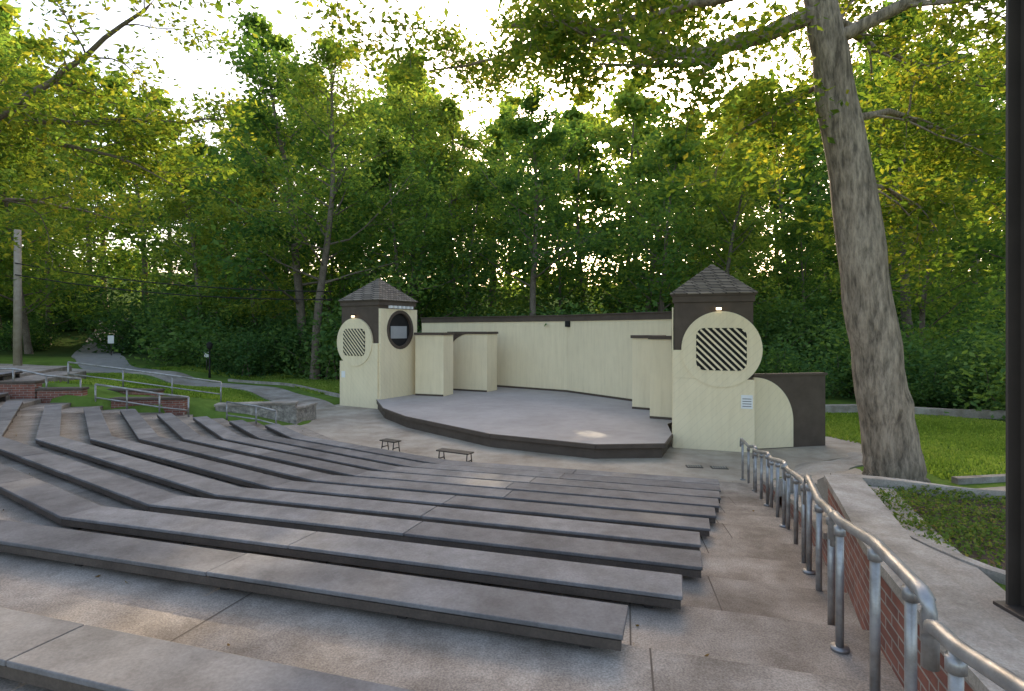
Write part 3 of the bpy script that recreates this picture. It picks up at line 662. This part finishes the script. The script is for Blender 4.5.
def densify(p,r):
    P=[];Q=[]
    for i in range(len(p)-1):
        for t in (0,.25,.5,.75): P.append(np.array(p[i])*(1-t)+np.array(p[i+1])*t+R.normal(0,.01,3)); Q.append((r[i]*(1-t)+r[i+1]*t)*(1+R.uniform(-.035,.035)))
    P.append(np.array(p[-1]));Q.append(r[-1]); return P,Q
limbs=[([(4.8,8.7,7.9),(4.0,8.8,7.6),(2.95,9,7.25),(2.2,9.2,7.6),(1.2,9.6,8.2),(0,10,8.4)],.15,.03,15),
 ([(3.2,9,7.3),(2.2,8.6,6.95),(1.3,8.3,6.9)],.06,.015,5),
 ([(4.95,8.6,7.4),(6.2,8.2,8.0),(8.0,7.8,8.4),(9.5,7.5,8.2)],.11,.02,13),
 ([(5.15,8.8,6.2),(6.3,9.4,6.7),(7.8,9.9,6.4),(9.2,10,5.8)],.07,.015,14),
 ([(4.75,8.6,8.6),(3.6,7.6,9.4),(2,6.8,9.6),(0,6.4,9.6)],.12,.02,8),
 ([(4.7,8.9,8.5),(3.4,10.4,9.0),(1.8,11.6,9.2),(.2,12.6,9.1),(-2,13.5,9.2)],.11,.02,20),
 ([(4.7,8.9,8.9),(3.8,11,10.2),(2.6,13,11.0),(1.4,15,11.4)],.11,.02,16),
 ([(4.8,9,8.4),(6.6,10.8,8.6),(8.5,12,8.7),(11,13,8.6)],.10,.02,18),
 ([(4.75,9,10),(6.2,11,10.8),(8.2,13,11.2)],.10,.02,10),
 ([(5.3,8.9,5.4),(6.2,9.3,5.3),(7.3,9.7,4.9)],.045,.012,7),([(5.0,8.8,6.9),(4.3,9.3,6.6),(3.7,9.7,6.2)],.045,.012,6)]
custom_tree('oak_tree',5,densify(ot,orad),limbs,[M_bark,M_leafO],.145,1.25,20,.25,20,.6)
mt=[(-13.8,10,1.0),(-13.7,10,3),(-13.5,10,5.5),(-13.3,10.2,8),(-13,10.2,11),(-12.8,10.2,14)]
ml=[([(-13.5,10,4.6),(-11.5,10.3,6.0),(-9.6,10.8,7.2),(-8,11,8.6),(-6.6,11.2,10)],.13,.02,15),
 ([(-13.4,10,6.2),(-11,11.5,7.2),(-9,13,7.8),(-7.2,14,8.2)],.10,.02,14),
 ([(-13.3,10,7.5),(-10.5,10,9.4),(-7,9.8,10.4),(-3.6,9.6,9.6),(-1.6,9.5,8.6)],.13,.015,18),
 ([(-13.5,10,5.2),(-12.5,12.5,6),(-11.6,14.5,6.2),(-11,16.5,6.0)],.09,.015,10),
 ([(-10.5,12,7.1),(-8.6,12.2,6.8),(-7.6,12.6,6.2)],.05,.01,5)]
custom_tree('maple_tree',9,densify(mt,[.36,.32,.28,.22,.14,.04]),ml,[M_barkd,M_leafO],.15,1.4,18,.27,14,.6)
# ------------------------------------------------------------------ ground cover
def inpoly(x,y,poly):
    c=np.zeros(len(x),bool); n=len(poly)
    for i in range(n):
        x0,y0=poly[i];x1,y1=poly[(i+1)%n]
        k=((y0>y)!=(y1>y)); c^=k&(x<(x1-x0)*(y-y0)/(y1-y0+1e-12)+x0)
    return c
def blades(name,poly,n,h,seed):
    rng=np.random.default_rng(seed); P=np.array(poly); x=rng.uniform(P[:,0].min(),P[:,0].max(),n);y=rng.uniform(P[:,1].min(),P[:,1].max(),n)
    k=inpoly(x,y,poly); x=x[k];y=y[k];n=len(x); z=Hs(x,y); th=rng.uniform(0,6.28,n); hh=h*rng.uniform(.5,1.3,n); w_=.008+.006*rng.uniform(0,1,n)
    w_=w_*(1+y/12); dx=np.cos(th)*w_;dy=np.sin(th)*w_; lx=rng.normal(0,.35,n)*hh; ly=rng.normal(0,.35,n)*hh
    V=np.stack([np.stack([x-dx,y-dy,z-.01],1),np.stack([x+dx,y+dy,z-.01],1),np.stack([x+dx*.4+lx,y+dy*.4+ly,z+hh],1),np.stack([x-dx*.4+lx,y-dy*.4+ly,z+hh],1)],1).reshape(-1,3)
    pt=.5+.25*np.sin(x*1.1+np.sin(y*.9)*1.5)*np.cos(y*.8+x*.3)
    link(bpy.data.objects.new(name,quads_mesh(name,V,np.arange(n*4).reshape(-1,4),np.ones(n),np.clip(pt+rng.normal(0,.19,n),0,1),[M_grassb,M_grassb])))
blades('grass',[(6.6,8.5),(13,8.3),(14,14),(13.5,18),(9.5,19.5),(8.4,17),(9.3,13.2),(7.3,11.6)],55000,.06,1)
blades('grass',[(-8.8,25),(-11,27.5),(-15,30),(-6,31.5),(-5,28),(-6.5,25)],24000,.09,2)
blades('grass',[(-8.5,19),(-10,22.5),(-14,26),(-20,28),(-22,22),(-15,18.3),(-9,18.2)],44000,.08,3)
blades('grass',[(-20,31),(-13,30.5),(-12,33),(-19,34)],8000,.1,4)
ivp=[(2.98,5.1),(4.1,4.75),(6.5,4.1),(8,3.6),(8,2.2),(2.78,2.98),(2.66,3.7),(2.82,4.4)]
def ivy():
    rng=np.random.default_rng(3); n=70000; x=rng.uniform(2.6,8,n);y=rng.uniform(2.2,5.2,n);k=inpoly(x,y,ivp); x=x[k];y=y[k]
    f=np.sin(x*4.1+np.sin(y*3)*2)*np.sin(y*5.3+x)*.5+.5; k=rng.uniform(0,1,len(x))<.2+.8*f; x=x[k];y=y[k];f=f[k]
    z=Hs(x,y)+.02+rng.uniform(0,.06,len(x))*(.3+f)
    V,Q,mi,ti=tree_arrays([],np.stack([x,y,z],1),np.clip(rng.normal(.5,.22,len(x)),0,1),.03,rng,.6)
    link(bpy.data.objects.new('ivy_groundcover',quads_mesh('ivy',V,Q,mi,ti,[M_mulch,M_ivy])))
ivy()
def soil():
    a=np.arange(2.5,8.2,.06); b=np.arange(2.2,5.3,.06); F=[]
    X_,Y_=np.meshgrid(a,b); Z_=Hs(X_.ravel(),Y_.ravel())+.014; k=inpoly(X_.ravel(),Y_.ravel(),ivp)
    V=np.stack([X_.ravel(),Y_.ravel(),Z_],1); n=len(a)
    for j in range(len(b)-1):
        for i in range(n-1):
            q=(j*n+i,j*n+i+1,(j+1)*n+i+1,(j+1)*n+i)
            if all(k[t] for t in q): F.append(q)
    mesh_obj('planter_soil',V,F,M_mulch)
soil()
ribbon('kerb',[(2.95,5.17),(4.1,4.82),(6.5,4.17),(8,3.67)],.12,M_cope,.10,step=.2)
ribbon('kerb',[(2.93,5.05),(2.78,4.4),(2.62,3.7),(2.70,2.96),(5,2.55),(8,2.1)],.07,M_cope,.055,step=.15)
rng=np.random.default_rng(8); n=500; ph=rng.uniform(2,64,n); A=rng.uniform(13.2,23,n); pts=[]
for a,f in zip(A,ph):
    if f<phiR(a)+.5: continue
    q=pol(a,f)
    if q[1]<.8: continue
    onb=any(rowA(k)-.02<a<rowA(k)+.36 for k in range(-1,10)) and f>11.5-.667*((21.6-a)/.78)-.5
    if onb: continue
    pts.append((q[0],q[1],tierz(a)+.010))
pts=np.array(pts); V,Q,mi,ti=tree_arrays([],pts,np.clip(rng.normal(.5,.3,len(pts)),0,1),.03,rng,.6)
link(bpy.data.objects.new('fallen_leaves',quads_mesh('litter',V,Q,mi,ti,[M_litter,M_litter])))
# ------------------------------------------------------------------ light
el,az=math.radians(24),math.radians(12)
w=bpy.data.worlds.new('World'); sc.world=w; w.use_nodes=True; N=w.node_tree.nodes; bg=N['Background']; sk=N.new('ShaderNodeTexSky'); sk.sky_type='NISHITA'; sk.sun_disc=False
sk.sun_elevation=el; sk.sun_rotation=az; sk.air_density=1; sk.dust_density=3; sk.ozone_density=.8
L=w.node_tree.links; L.new(mix(N,L,1.0,sk.outputs[0],(1.09,1.0,.92),'MULTIPLY'),bg.inputs[0]); bg.inputs[1].default_value=.50
sd=bpy.data.lights.new('sun','SUN'); sd.energy=7; sd.angle=math.radians(.53); sd.color=(1,.84,.60); so=link(bpy.data.objects.new('sun',sd))
d=Vector((math.sin(az)*math.cos(el),math.cos(az)*math.cos(el),math.sin(el))); so.rotation_euler=d.to_track_quat('Z','Y').to_euler(); so.location=(10,40,30)
cd=bpy.data.cameras.new('camera'); cam=link(bpy.data.objects.new('camera',cd)); cam.location=(0,0,2.95); cam.rotation_euler=(math.radians(90),0,0)
cd.lens=36*560/1024; cd.sensor_width=36; cd.clip_end=2000; cd.clip_start=.05
cd.shift_y=-15.5/1024
sc.camera=cam
